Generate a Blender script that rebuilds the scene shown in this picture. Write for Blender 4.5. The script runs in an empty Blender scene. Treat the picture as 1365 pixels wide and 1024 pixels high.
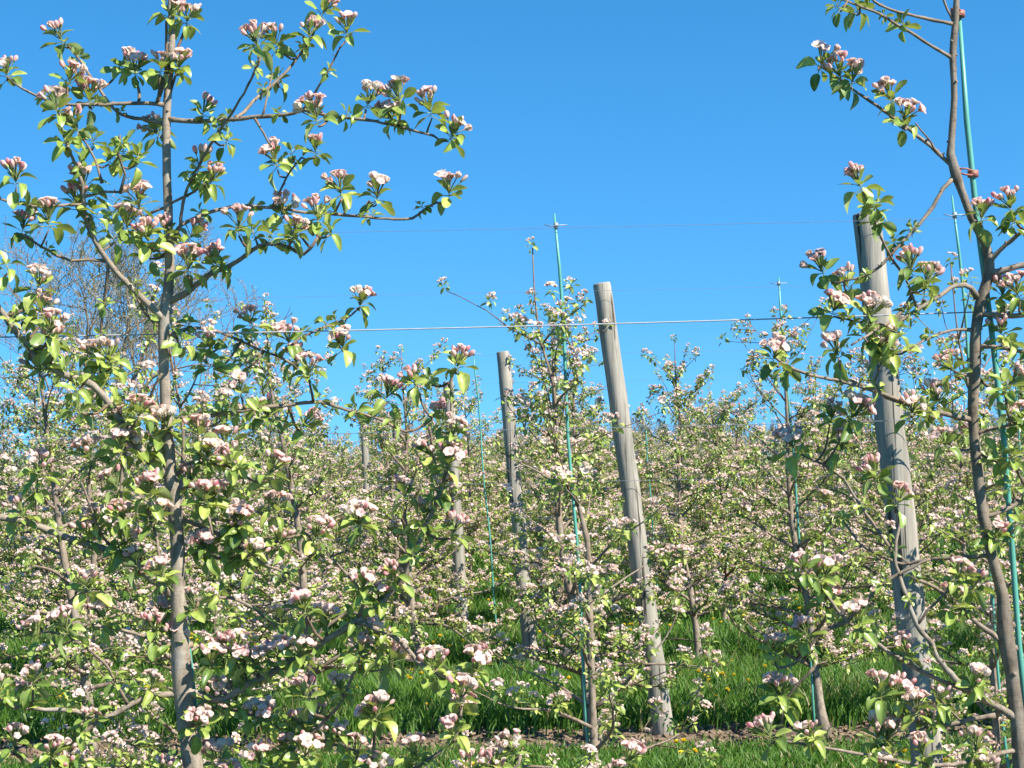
import bpy, math, random
import numpy as np
from mathutils import Vector, Matrix

# ------------------------------------------------------------------ camera, sky, sun, exposure
SC = bpy.context.scene
COL = SC.collection
F, CX, CY, HORIZON, EYE = 2265.0, 682.5, 512.0, 623.0, 1.7      # photograph's pixels (1365 wide)
PITCH = math.atan((HORIZON - CY) / F)
ROLL = math.radians(1.26)
FWD = Vector((0, math.cos(PITCH), math.sin(PITCH)))
_u0 = Vector((0, -math.sin(PITCH), math.cos(PITCH)))
_r0 = Vector((1, 0, 0))
RIGHT = _r0 * math.cos(ROLL) - _u0 * math.sin(ROLL)
UP = _u0 * math.cos(ROLL) + _r0 * math.sin(ROLL)
EYE_P = Vector((0, 0, EYE))
cam_d = bpy.data.cameras.new('camera')
cam = bpy.data.objects.new('camera', cam_d)
COL.objects.link(cam)
cam.matrix_world = Matrix(((RIGHT.x, UP.x, -FWD.x, 0), (RIGHT.y, UP.y, -FWD.y, 0), (RIGHT.z, UP.z, -FWD.z, EYE), (0, 0, 0, 1)))
cam_d.sensor_width = 36.0
cam_d.lens = 36.0 * F / 1365.0
cam_d.clip_start = 0.05
cam_d.clip_end = 8000
SC.camera = cam

SUN_AZ, SUN_EL = math.radians(53), math.radians(44)      # to the right of straight behind the camera
SUN_DIR = Vector((math.sin(SUN_AZ) * math.cos(SUN_EL), -math.cos(SUN_AZ) * math.cos(SUN_EL), math.sin(SUN_EL)))
world = bpy.data.worlds.new('World')
SC.world = world
world.use_nodes = True
wn = world.node_tree
bg = wn.nodes['Background']
sky = wn.nodes.new('ShaderNodeTexSky')
sky.sky_type = 'NISHITA'
sky.sun_disc = False
sky.sun_elevation = SUN_EL
sky.sun_rotation = math.atan2(SUN_DIR.x, SUN_DIR.y)
sky.altitude = 600
sky.air_density = 0.9
sky.dust_density = 0.0
sky.ozone_density = 2.6
hs = wn.nodes.new('ShaderNodeHueSaturation')
hs.inputs['Saturation'].default_value = 1.32
hs.inputs['Hue'].default_value = 0.491
tcw = wn.nodes.new('ShaderNodeTexCoord')
mpw = wn.nodes.new('ShaderNodeMapping')
mpw.inputs['Location'].default_value = (0, 0, 0.195)          # the clear band well above the horizon haze
wn.links.new(tcw.outputs['Generated'], mpw.inputs['Vector'])
wn.links.new(mpw.outputs[0], sky.inputs['Vector'])
wn.links.new(sky.outputs[0], hs.inputs['Color'])
wn.links.new(hs.outputs[0], bg.inputs['Color'])
bg.inputs['Strength'].default_value = 0.125
sun_d = bpy.data.lights.new('sun', 'SUN')
sun_d.energy = 5.0
sun_d.angle = math.radians(0.5)
sun_d.color = (1.0, 0.95, 0.87)
sun = bpy.data.objects.new('sun', sun_d)
COL.objects.link(sun)
sun.rotation_euler = SUN_DIR.to_track_quat('Z', 'Y').to_euler()
sun.location = (20, -15, 30)
vs = SC.view_settings
vs.view_transform = 'Standard'
vs.look = 'None'
vs.exposure = 1.1
vs.gamma = 1.0
SC.cycles.max_bounces = 7
SC.cycles.diffuse_bounces = 2
SC.cycles.glossy_bounces = 2
SC.cycles.transmission_bounces = 4
SC.cycles.use_denoising = True


def P(px, py, d):
    """the point of the place seen at a photo pixel, d metres ahead of the camera"""
    v = RIGHT * ((px - CX) / F) + UP * ((CY - py) / F) + FWD
    return EYE_P + v * (d / v.y)


def ground_at(px, d):
    """the spot on level ground d metres ahead, under photo column px"""
    p = P(px, 900, d)
    return Vector((p.x, d, 0))


# ------------------------------------------------------------------ materials
def nodes_of(name):
    m = bpy.data.materials.new(name)
    m.use_nodes = True
    nt = m.node_tree
    return m, nt, nt.nodes, nt.links, nt.nodes['Principled BSDF']


def ramp(nd, stops):
    r = nd.new('ShaderNodeValToRGB')
    e = r.color_ramp.elements
    while len(e) < len(stops):
        e.new(0.5)
    for el, (p, c) in zip(e, stops):
        el.position = p
        el.color = (*c, 1)
    return r


def tex_noise(nd, lk, scale, detail=6, stretch=None, coord='Object', rough=0.6):
    tc = nd.new('ShaderNodeTexCoord')
    n = nd.new('ShaderNodeTexNoise')
    n.inputs['Scale'].default_value = scale
    n.inputs['Detail'].default_value = detail
    n.inputs['Roughness'].default_value = rough
    if stretch:
        mp = nd.new('ShaderNodeMapping')
        mp.inputs['Scale'].default_value = stretch
        lk.new(tc.outputs[coord], mp.inputs['Vector'])
        lk.new(mp.outputs[0], n.inputs['Vector'])
    else:
        lk.new(tc.outputs[coord], n.inputs['Vector'])
    return n


def mixrgb(nd, lk, mode, fac, a, b):
    m = nd.new('ShaderNodeMix')
    m.data_type = 'RGBA'
    m.blend_type = mode
    for sock, v in ((m.inputs[0], fac), (m.inputs[6], a), (m.inputs[7], b)):
        if hasattr(v, 'is_output'):
            lk.new(v, sock)
        elif isinstance(v, (int, float)):
            sock.default_value = v
        else:
            sock.default_value = (*v, 1)
    return m.outputs[2]


def plant_material(name, transl, back, back_fac, rough, spec, warm):
    m, nt, nd, lk, pb = nodes_of(name)
    at = nd.new('ShaderNodeAttribute')
    at.attribute_name = 'Col'
    n = tex_noise(nd, lk, 60, 3)
    r = ramp(nd, [(0.3, (0.78, 0.8, 0.75)), (0.7, (1.15, 1.12, 1.1))])
    lk.new(n.outputs[0], r.inputs[0])
    c = mixrgb(nd, lk, 'MULTIPLY', 1.0, at.outputs['Color'], r.outputs[0])
    if back_fac:
        geo = nd.new('ShaderNodeNewGeometry')
        mu = nd.new('ShaderNodeMath')
        mu.operation = 'MULTIPLY'
        mu.inputs[1].default_value = back_fac
        lk.new(geo.outputs['Backfacing'], mu.inputs[0])
        c = mixrgb(nd, lk, 'MIX', mu.outputs[0], c, back)
    lk.new(c, pb.inputs['Base Color'])
    pb.inputs['Roughness'].default_value = rough
    pb.inputs['Specular IOR Level'].default_value = spec
    tr = nd.new('ShaderNodeBsdfTranslucent')
    tc = mixrgb(nd, lk, 'MULTIPLY', 1.0, c, warm)
    lk.new(tc, tr.inputs['Color'])
    mx = nd.new('ShaderNodeMixShader')
    mx.inputs[0].default_value = transl
    lk.new(pb.outputs[0], mx.inputs[1])
    lk.new(tr.outputs[0], mx.inputs[2])
    lk.new(mx.outputs[0], nd['Material Output'].inputs['Surface'])
    return m


LEAF = plant_material('leaf', 0.27, (0.25, 0.31, 0.15), 0.55, 0.36, 0.5, (1.5, 1.45, 0.6))
PETAL = plant_material('petal', 0.40, (0.8, 0.6, 0.6), 0.0, 0.55, 0.3, (1.1, 1.06, 1.02))
GRASS = plant_material('grass_blade', 0.35, (0.1, 0.2, 0.05), 0.0, 0.5, 0.3, (1.3, 1.3, 0.6))


def bark_material(name, lo, hi, scale):
    m, nt, nd, lk, pb = nodes_of(name)
    at = nd.new('ShaderNodeAttribute')
    at.attribute_name = 'Col'
    n = tex_noise(nd, lk, scale, 8, (1, 1, 0.45))
    r = ramp(nd, [(0.3, lo), (0.5, tuple((a + b) / 2 for a, b in zip(lo, hi))), (0.72, hi)])
    lk.new(n.outputs[0], r.inputs[0])
    n2 = tex_noise(nd, lk, scale * 2.2, 4, (0.5, 0.5, 3.0))          # lenticel bands round the stem
    r2 = ramp(nd, [(0.34, (0.62, 0.6, 0.57)), (0.44, (1, 1, 1)), (0.7, (1.1, 1.09, 1.07))])
    lk.new(n2.outputs[0], r2.inputs[0])
    n3 = tex_noise(nd, lk, 9, 3)                                       # pale lichen patches
    r3 = ramp(nd, [(0.56, (0, 0, 0)), (0.66, (0.5, 0.5, 0.5))])
    lk.new(n3.outputs[0], r3.inputs[0])
    c = mixrgb(nd, lk, 'MULTIPLY', 1.0, r.outputs[0], r2.outputs[0])
    c = mixrgb(nd, lk, 'MIX', r3.outputs[0], c, (0.36, 0.34, 0.29))
    c = mixrgb(nd, lk, 'MULTIPLY', 1.0, c, at.outputs['Color'])
    lk.new(c, pb.inputs['Base Color'])
    pb.inputs['Roughness'].default_value = 0.75
    pb.inputs['Specular IOR Level'].default_value = 0.3
    b = nd.new('ShaderNodeBump')
    b.inputs['Strength'].default_value = 0.5
    b.inputs['Distance'].default_value = 0.004
    lk.new(n.outputs[0], b.inputs['Height'])
    lk.new(b.outputs[0], pb.inputs['Normal'])
    return m


BARK = bark_material('apple_bark', (0.14, 0.11, 0.08), (0.37, 0.305, 0.23), 55)
FARBARK = bark_material('grey_bark', (0.15, 0.12, 0.08), (0.30, 0.25, 0.17), 6)


def wood_material():
    m, nt, nd, lk, pb = nodes_of('weathered_post_wood')
    n = tex_noise(nd, lk, 34, 8, (1, 1, 0.05), rough=0.65)
    r = ramp(nd, [(0.25, (0.17, 0.15, 0.125)), (0.5, (0.30, 0.27, 0.23)), (0.75, (0.42, 0.38, 0.32))])
    lk.new(n.outputs[0], r.inputs[0])
    n2 = tex_noise(nd, lk, 26, 3, (1, 1, 0.035))
    r2 = ramp(nd, [(0.34, (0.16, 0.14, 0.12)), (0.40, (1, 1, 1))])
    lk.new(n2.outputs[0], r2.inputs[0])
    n3 = tex_noise(nd, lk, 3.0, 5, (1, 1, 0.5))
    r3 = ramp(nd, [(0.35, (0.75, 0.78, 0.72)), (0.65, (1.08, 1.05, 1.0))])
    lk.new(n3.outputs[0], r3.inputs[0])
    c = mixrgb(nd, lk, 'MULTIPLY', 1.0, r.outputs[0], r2.outputs[0])
    c = mixrgb(nd, lk, 'MULTIPLY', 1.0, c, r3.outputs[0])
    lk.new(c, pb.inputs['Base Color'])
    pb.inputs['Roughness'].default_value = 0.85
    b = nd.new('ShaderNodeBump')
    b.inputs['Strength'].default_value = 0.7
    b.inputs['Distance'].default_value = 0.006
    h = mixrgb(nd, lk, 'MULTIPLY', 1.0, n.outputs[0], r2.outputs[0])
    lk.new(h, b.inputs['Height'])
    lk.new(b.outputs[0], pb.inputs['Normal'])
    return m


WOOD = wood_material()


def plain(name, lo, hi, rough, metal=0.0, scale=40, stretch=None, bump=0.0):
    m, nt, nd, lk, pb = nodes_of(name)
    n = tex_noise(nd, lk, scale, 5, stretch)
    r = ramp(nd, [(0.3, lo), (0.7, hi)])
    lk.new(n.outputs[0], r.inputs[0])
    lk.new(r.outputs[0], pb.inputs['Base Color'])
    pb.inputs['Roughness'].default_value = rough
    pb.inputs['Metallic'].default_value = metal
    if bump:
        b = nd.new('ShaderNodeBump')
        b.inputs['Distance'].default_value = bump
        lk.new(n.outputs[0], b.inputs['Height'])
        lk.new(b.outputs[0], pb.inputs['Normal'])
    return m


STAKE = plain('green_painted_stake', (0.07, 0.25, 0.19), (0.11, 0.36, 0.27), 0.45, 0, 25, (1, 1, 0.2))
WIRE = plain('galvanised_wire', (0.30, 0.31, 0.31), (0.40, 0.41, 0.41), 0.5, 0.0)
CLIP = plain('steel_clip', (0.2, 0.24, 0.26), (0.4, 0.44, 0.46), 0.5, 0.3)
TIE = plain('red_brown_tie', (0.2, 0.06, 0.04), (0.34, 0.13, 0.09), 0.6)
HOSE = plain('black_hose', (0.02, 0.02, 0.02), (0.05, 0.05, 0.05), 0.5)
DANDY = plain('dandelion_yellow', (0.82, 0.55, 0.01), (0.88, 0.68, 0.03), 0.7, 0, 300)
STALK = plain('dandelion_stalk', (0.1, 0.2, 0.04), (0.16, 0.26, 0.06), 0.6, 0, 200)
CHIP = plain('bark_chip', (0.09, 0.06, 0.036), (0.27, 0.185, 0.115), 0.9, 0, 14)
MULCH = plain('mulch', (0.045, 0.03, 0.019), (0.16, 0.11, 0.07), 0.95, 0, 28, None, 0.03)


def ground_material():
    m, nt, nd, lk, pb = nodes_of('meadow_ground')
    n = tex_noise(nd, lk, 2.5, 8)
    r = ramp(nd, [(0.3, (0.025, 0.055, 0.012)), (0.55, (0.045, 0.095, 0.02)), (0.75, (0.075, 0.12, 0.03))])
    lk.new(n.outputs[0], r.inputs[0])
    n2 = tex_noise(nd, lk, 40, 6)
    r2 = ramp(nd, [(0.3, (0.6, 0.6, 0.5)), (0.7, (1.3, 1.25, 1.1))])
    lk.new(n2.outputs[0], r2.inputs[0])
    lk.new(mixrgb(nd, lk, 'MULTIPLY', 1.0, r.outputs[0], r2.outputs[0]), pb.inputs['Base Color'])
    pb.inputs['Roughness'].default_value = 0.95
    b = nd.new('ShaderNodeBump')
    b.inputs['Distance'].default_value = 0.05
    lk.new(n2.outputs[0], b.inputs['Height'])
    lk.new(b.outputs[0], pb.inputs['Normal'])
    return m


GROUND = ground_material()


# ------------------------------------------------------------------ mesh helpers
class Geo:
    """vertices, faces and a colour per vertex, linked as ONE mesh object"""

    def __init__(self):
        self.V, self.C, self.L, self.T = [], [], [], []
        self.n = 0

    def add(self, v, loops, totals, c):
        v = np.asarray(v, dtype=np.float32)
        self.V.append(v)
        c = np.asarray(c, dtype=np.float32)
        if c.ndim == 1:
            c = np.tile(c, (len(v), 1))
        self.C.append(c[:, :3])
        self.L.append(np.asarray(loops, dtype=np.int32) + self.n)
        self.T.append(np.asarray(totals, dtype=np.int32))
        self.n += len(v)

    def inst(self, t, R, pos, cm=None):
        c = t.c if cm is None else t.c * np.asarray(cm, dtype=np.float32)
        self.add(t.v @ np.asarray(R, dtype=np.float32).T + np.asarray(pos, dtype=np.float32), t.l, t.t, c)

    def flat(self):
        if not self.V:
            return None
        return Template(np.concatenate(self.V), np.concatenate(self.L), np.concatenate(self.T), np.concatenate(self.C))

    def tube(self, pts, rad, seg=8, col=(1, 1, 1), cap=True, lump=0.0, rng=None):
        pts = [Vector(p) for p in pts]
        n = len(pts)
        vs_, lp, tt = [], [], []
        ref = Vector((0.31, 0.17, 0.93)).normalized()
        t0 = (pts[1] - pts[0]).normalized()
        a = t0.cross(ref)
        if a.length < 1e-3:
            a = t0.cross(Vector((1, 0, 0)))
        a.normalize()
        for i in range(n):
            t = (pts[min(i + 1, n - 1)] - pts[max(i - 1, 0)])
            t = t.normalized() if t.length > 1e-9 else t0
            a = (a - t * a.dot(t)).normalized()
            b = t.cross(a)
            r = rad[i] if hasattr(rad, '__len__') else rad
            for k in range(seg):
                w = 2 * math.pi * k / seg
                rr = r * (1 + (rng.uniform(-lump, lump) if lump else 0))
                vs_.append(pts[i] + a * (math.cos(w) * rr) + b * (math.sin(w) * rr))
        for i in range(n - 1):
            for k in range(seg):
                k2 = (k + 1) % seg
                lp += [i * seg + k, i * seg + k2, (i + 1) * seg + k2, (i + 1) * seg + k]
                tt.append(4)
        if cap:
            lp += list(range(seg))[::-1]
            tt.append(seg)
            lp += [(n - 1) * seg + k for k in range(seg)]
            tt.append(seg)
        c = np.asarray(col, dtype=np.float32)
        if c.ndim == 2 and len(c) == n:
            c = np.repeat(c, seg, axis=0)
        self.add([tuple(v) for v in vs_], lp, tt, c)

    def mesh(self, name, mat, smooth=True):
        f = self.flat()
        me = bpy.data.meshes.new(name)
        nv, nl, nf = len(f.v), len(f.l), len(f.t)
        me.vertices.add(nv)
        me.vertices.foreach_set('co', f.v.ravel())
        me.loops.add(nl)
        me.loops.foreach_set('vertex_index', f.l)
        me.polygons.add(nf)
        st = np.zeros(nf, dtype=np.int32)
        st[1:] = np.cumsum(f.t)[:-1]
        me.polygons.foreach_set('loop_start', st)
        me.polygons.foreach_set('loop_total', f.t)
        me.polygons.foreach_set('use_smooth', np.full(nf, smooth, dtype=bool))
        at = me.attributes.new('Col', 'FLOAT_COLOR', 'POINT')
        at.data.foreach_set('color', np.concatenate([f.c, np.ones((nv, 1), np.float32)], axis=1).ravel())
        me.materials.append(mat)
        me.update(calc_edges=True)
        return me

    def build(self, name, mat, parent=None, smooth=True):
        if not self.V:
            return None
        return link(name, self.mesh(name, mat, smooth), parent)


class Template:
    def __init__(self, v, l, t, c):
        self.v, self.l, self.t, self.c = v, l, t, c


def link(name, data, parent=None):
    o = bpy.data.objects.new(name, data)
    COL.objects.link(o)
    if parent:
        o.parent = parent
    return o


def tag(o, label=None, cat=None, group=None, kind=None):
    for k, v in (('label', label), ('category', cat), ('group', group), ('kind', kind)):
        if v:
            o[k] = v
    return o


def thing(name, loc, label, cat, group=None, rz=0):
    o = link(name, None)
    o.location = loc
    o.rotation_euler.z = rz
    o.empty_display_size = 0.1
    return tag(o, label, cat, group)


def copy_tree(o, parent=None):
    c = o.copy()
    COL.objects.link(c)
    c.parent = parent
    for ch in o.children:
        copy_tree(ch, c)
    return c


def basis(axis, spin=0.0):
    """rotation matrix taking +Z to axis, spun about it"""
    z = Vector(axis).normalized()
    x = z.cross(Vector((0.12, 0.97, 0.2)))
    if x.length < 1e-3:
        x = z.cross(Vector((1, 0, 0)))
    x.normalize()
    y = z.cross(x)
    c, s = math.cos(spin), math.sin(spin)
    X = x * c + y * s
    Y = y * c - x * s
    return np.array(((X.x, Y.x, z.x), (X.y, Y.y, z.y), (X.z, Y.z, z.z)))


def smooth_path(pts, step):
    """Catmull-Rom through the points (any tuples), a sample about every `step`"""
    p = [np.array(q, dtype=float) for q in pts]
    p = [2 * p[0] - p[1]] + p + [2 * p[-1] - p[-2]]
    out = []
    for i in range(1, len(p) - 2):
        n = max(1, int(np.linalg.norm((p[i + 1] - p[i])[:2] if len(p[i]) > 3 else (p[i + 1] - p[i])) / step))
        for k in range(n):
            t = k / n
            out.append(0.5 * (2 * p[i] + (p[i + 1] - p[i - 1]) * t + (2 * p[i - 1] - 5 * p[i] + 4 * p[i + 1] - p[i + 2]) * t * t
                              + (3 * p[i] - p[i - 1] - 3 * p[i + 1] + p[i + 2]) * t ** 3))
    out.append(p[-2])
    return out


# ------------------------------------------------------------------ leaves and blossom
def leaf_template(rng, fine):
    """a pointed oval leaf one unit long along +Y, folded on its midrib and bent"""
    fold, bend, half = rng.uniform(0.25, 0.85), rng.uniform(-0.2, 0.75), rng.uniform(0.26, 0.33)
    twist = rng.uniform(-0.35, 0.35)
    if fine:
        ys = (0, .12, .28, .45, .62, .78, .9, 1.0)
        ws = (.05, .62, .93, 1.0, .97, .80, .50, .03)
        ss = (-1, -.55, 0, .55, 1)
    else:
        ys, ws, ss = (0, .35, .75, 1.0), (.05, 1.0, .85, .04), (-1, 0, 1)
    v, l, t, c = [], [], [], []
    for i, (y, w) in enumerate(zip(ys, ws)):
        tw = twist * y
        for s in ss:
            x = s * w * half
            z = abs(s) * w * half * fold - bend * y * y + (0.03 * math.sin(9 * y + 3 * s) if fine and abs(s) == 1 else 0)
            v.append((x * math.cos(tw), y - 0.08 * bend * y, z + x * math.sin(tw)))
            k = 1.25 if s == 0 else ((0.86, 1.06)[i % 2] if abs(s) < .8 else (1.02, .9)[i % 2])
            c.append((k, k, k))
    m = len(ss)
    for i in range(len(ys) - 1):
        for j in range(m - 1):
            l += [i * m + j, i * m + j + 1, (i + 1) * m + j + 1, (i + 1) * m + j]
            t.append(4)
    return Template(np.array(v, np.float32), np.array(l, np.int32), np.array(t, np.int32), np.array(c, np.float32))


_lr = random.Random(5)
LEAF_F = [leaf_template(_lr, True) for _ in range(7)]
LEAF_C = [leaf_template(_lr, False) for _ in range(6)]
YOUNG, GREEN, DEEP = (0.41, 0.46, 0.115), (0.25, 0.34, 0.07), (0.10, 0.17, 0.038)


def lerp(a, b, t):
    return tuple(x + (y - x) * t for x, y in zip(a, b))


def leaf_rosette(rng, fine, n=None):
    """the ring of leaves round one spur; the spur points along +Z"""
    g = Geo()
    n = n or rng.randint(8, 11)
    a0 = rng.uniform(0, 6.28)
    for i in range(n):
        f = i / n
        az = a0 + i * 2.4 + rng.uniform(-.4, .4)
        el = math.radians(-42 + 96 * f + rng.uniform(-24, 24))
        L = rng.uniform(0.025, 0.039) * (1 - 0.25 * f)
        d = Vector((math.cos(az) * math.cos(el), math.sin(az) * math.cos(el), math.sin(el)))
        st = Vector((0, 0, 0.004 + 0.012 * f))
        pet = rng.uniform(0.004, 0.014)
        p1 = st + Vector((d.x, d.y, d.z + .3)).normalized() * pet
        side = Vector((-math.sin(az), math.cos(az), rng.uniform(-.75, .75))).normalized()
        nrm = side.cross(-d)
        if nrm.z < 0 and rng.random() < .9:
            nrm = -nrm
        x = d.cross(nrm)
        col = lerp(GREEN, YOUNG, rng.random()) if rng.random() < .68 else lerp(GREEN, DEEP, rng.random())
        if fine:
            g.tube([st, p1], 0.0008, 4, lerp(YOUNG, (.3, .3, .12), .5), False)
        R = np.array(((x.x, d.x, nrm.x), (x.y, d.y, nrm.y), (x.z, d.z, nrm.z))) * L
        g.inst(rng.choice(LEAF_F if fine else LEAF_C), R, p1, col)
    return g


DEEP_PINK, PINK, PALE, WHITE = (0.70, 0.13, 0.19), (0.85, 0.39, 0.41), (0.90, 0.72, 0.64), (0.92, 0.87, 0.76)
CALYX = (0.22, 0.28, 0.10)


def bud(g, base, axis, ln, r, openness, rng, fine):
    R = basis(axis, rng.uniform(0, 6.28))
    base = np.array(base)
    tip = lerp(DEEP_PINK, PALE, min(1, openness * 1.1 + rng.uniform(-.15, .15)))
    tip = tuple(max(0, q) for q in tip)
    mid = lerp(tip, lerp(PINK, WHITE, min(1, openness * 1.3)), .6)
    if not fine:
        v = [(0, 0, 0), (r, 0, .55 * ln), (0, r, .55 * ln), (-r, 0, .55 * ln), (0, -r, .55 * ln), (0, 0, ln)]
        l = [0, 2, 1, 0, 3, 2, 0, 4, 3, 0, 1, 4, 5, 1, 2, 5, 2, 3, 5, 3, 4, 5, 4, 1]
        g.add((np.array(v) @ R.T) + base, l, [3] * 8, [lerp(mid, CALYX, .35), mid, lerp(mid, WHITE, .3), mid, tip, tip])
        return
    prof = [(-.2, .2), (-.02, .5), (.16, .72), (.42, 1.0), (.68, .95), (.88, .7), (1.0, .22)]
    seg = 10
    v, c, l, t = [], [], [], []
    for i, (z, w) in enumerate(prof):
        for k in range(seg):
            a = 2 * math.pi * k / seg + z * .7
            rr = r * w * (1.0 if k % 2 else .8)
            v.append((math.cos(a) * rr, math.sin(a) * rr, z * ln))
            if i < 2:
                c.append(CALYX)
            else:
                q = lerp(mid, tip, (z - .2) / .8)
                c.append(lerp(q, WHITE, .6) if k % 5 < 2 else q)
    for i in range(len(prof) - 1):
        for k in range(seg):
            k2 = (k + 1) % seg
            l += [i * seg + k, i * seg + k2, (i + 1) * seg + k2, (i + 1) * seg + k]
            t.append(4)
    l += [(len(prof) - 1) * seg + k for k in range(seg)]
    t.append(seg)
    g.add(np.array(v) @ R.T + base, l, t, c)


def flower(g, base, axis, size, cup, rng, fine, pink=0.0):
    R = basis(axis, rng.uniform(0, 6.28))
    base = np.array(base)
    for k in range(5):
        a = k * 2 * math.pi / 5 + rng.uniform(-.12, .12)
        el = cup + rng.uniform(-.18, .18)
        rad = np.array((math.cos(a), math.sin(a), 0))
        tan = np.array((-math.sin(a), math.cos(a), 0))
        inner = lerp(WHITE, PALE, rng.uniform(0, .5) + pink * .3)
        edge = lerp(lerp(PALE, PINK, rng.uniform(0, .6)), DEEP_PINK, pink * rng.uniform(.2, .9))
        v, c = [], []
        st = ((0, .14), (.3, .7), (.62, 1.05), (.88, .98), (1.0, .62)) if fine else ((0, .2), (.55, 1.05), (1.0, .8))
        ss = (-1, 0, 1)
        for y, w in st:
            e = el + (0.85 if cup > .5 else .25) * y * y
            for s in ss:
                p = rad * (math.cos(e) * y) + np.array((0, 0, 1)) * (math.sin(e) * y) + tan * (s * w * .42)
                p = p + (np.array((0, 0, 1)) * math.cos(e) - rad * math.sin(e)) * (abs(s) * w * .14)
                v.append(p * size)
                c.append(lerp(inner, edge, min(1, .12 + pink * (.75 - .5 * y) + .5 * y * abs(s) + (.2 if y > .9 else 0))))
        l, t = [], []
        for i in range(len(st) - 1):
            for j in range(2):
                l += [i * 3 + j, i * 3 + j + 1, i * 3 + j + 4, i * 3 + j + 3]
                t.append(4)
        g.add(np.array(v) @ R.T + base, l, t, c)
    if fine:
        for k in range(9):
            a = rng.uniform(0, 6.28)
            q = np.array((math.cos(a) * .2, math.sin(a) * .2, .45)) * size
            q = R @ q + base
            g.tube([Vector(base), Vector(q)], (0.0003, 0.0007), 3, (.75, .62, .25), True)


def blossom_head(rng, fine, n=None, pk=.8):
    """pink buds and half-open flowers fanning up from one spur along +Z"""
    g = Geo()
    n = n or rng.randint(7, 10)
    a0 = rng.uniform(0, 6.28)
    stage = rng.random()
    for i in range(n):
        az = a0 + i * 2.4
        sp = math.radians(8 if i == 0 else rng.uniform(14, 44))
        d = Vector((math.cos(az) * math.sin(sp), math.sin(az) * math.sin(sp), math.cos(sp)))
        base = Vector((0, 0, 0.012))
        ln = rng.uniform(0.021, 0.033)
        p = base + d * ln
        if fine:
            g.tube([base, base + d * ln * .5 + Vector((0, 0, .001)), p], 0.0010, 4, (0.27, 0.31, 0.13), False)
        q = rng.random() + (0.35 if i == 0 else 0) + (stage - .5) * .5
        if q > 0.94:
            flower(g, p, d, rng.uniform(.0135, .0175), rng.uniform(.25, .65), rng, fine)
        elif q > 0.68:
            flower(g, p, d, rng.uniform(.012, .016), rng.uniform(.75, 1.1), rng, fine, .35 * pk)
        elif q > 0.44:
            flower(g, p, d, rng.uniform(.012, .016), rng.uniform(1.15, 1.42), rng, fine, rng.uniform(.4, 1) * pk)
        else:
            bud(g, p, d, rng.uniform(.011, .016), rng.uniform(.0036, .005), 1 - pk * rng.uniform(.5, 1.05), rng, fine)
    return g


_cr = random.Random(11)
FINE_LEAVES = [leaf_rosette(_cr, True) for _ in range(14)]
FINE_HEADS = [blossom_head(_cr, True) for _ in range(16)]
FINE_LEAF_MESH = [g.mesh('leaf_cluster', LEAF) for g in FINE_LEAVES]
FINE_HEAD_MESH = [g.mesh('blossom_cluster', PETAL) for g in FINE_HEADS]
FINE_LEAF_T = [g.flat() for g in FINE_LEAVES]
FINE_HEAD_T = [g.flat() for g in FINE_HEADS]
FAR_LEAF_T = [leaf_rosette(_cr, False).flat() for _ in range(16)]
FAR_HEAD_T = [blossom_head(_cr, False, None, .27).flat() for _ in range(16)]
TWIG = (0.62, 0.52, 0.44)


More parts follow.
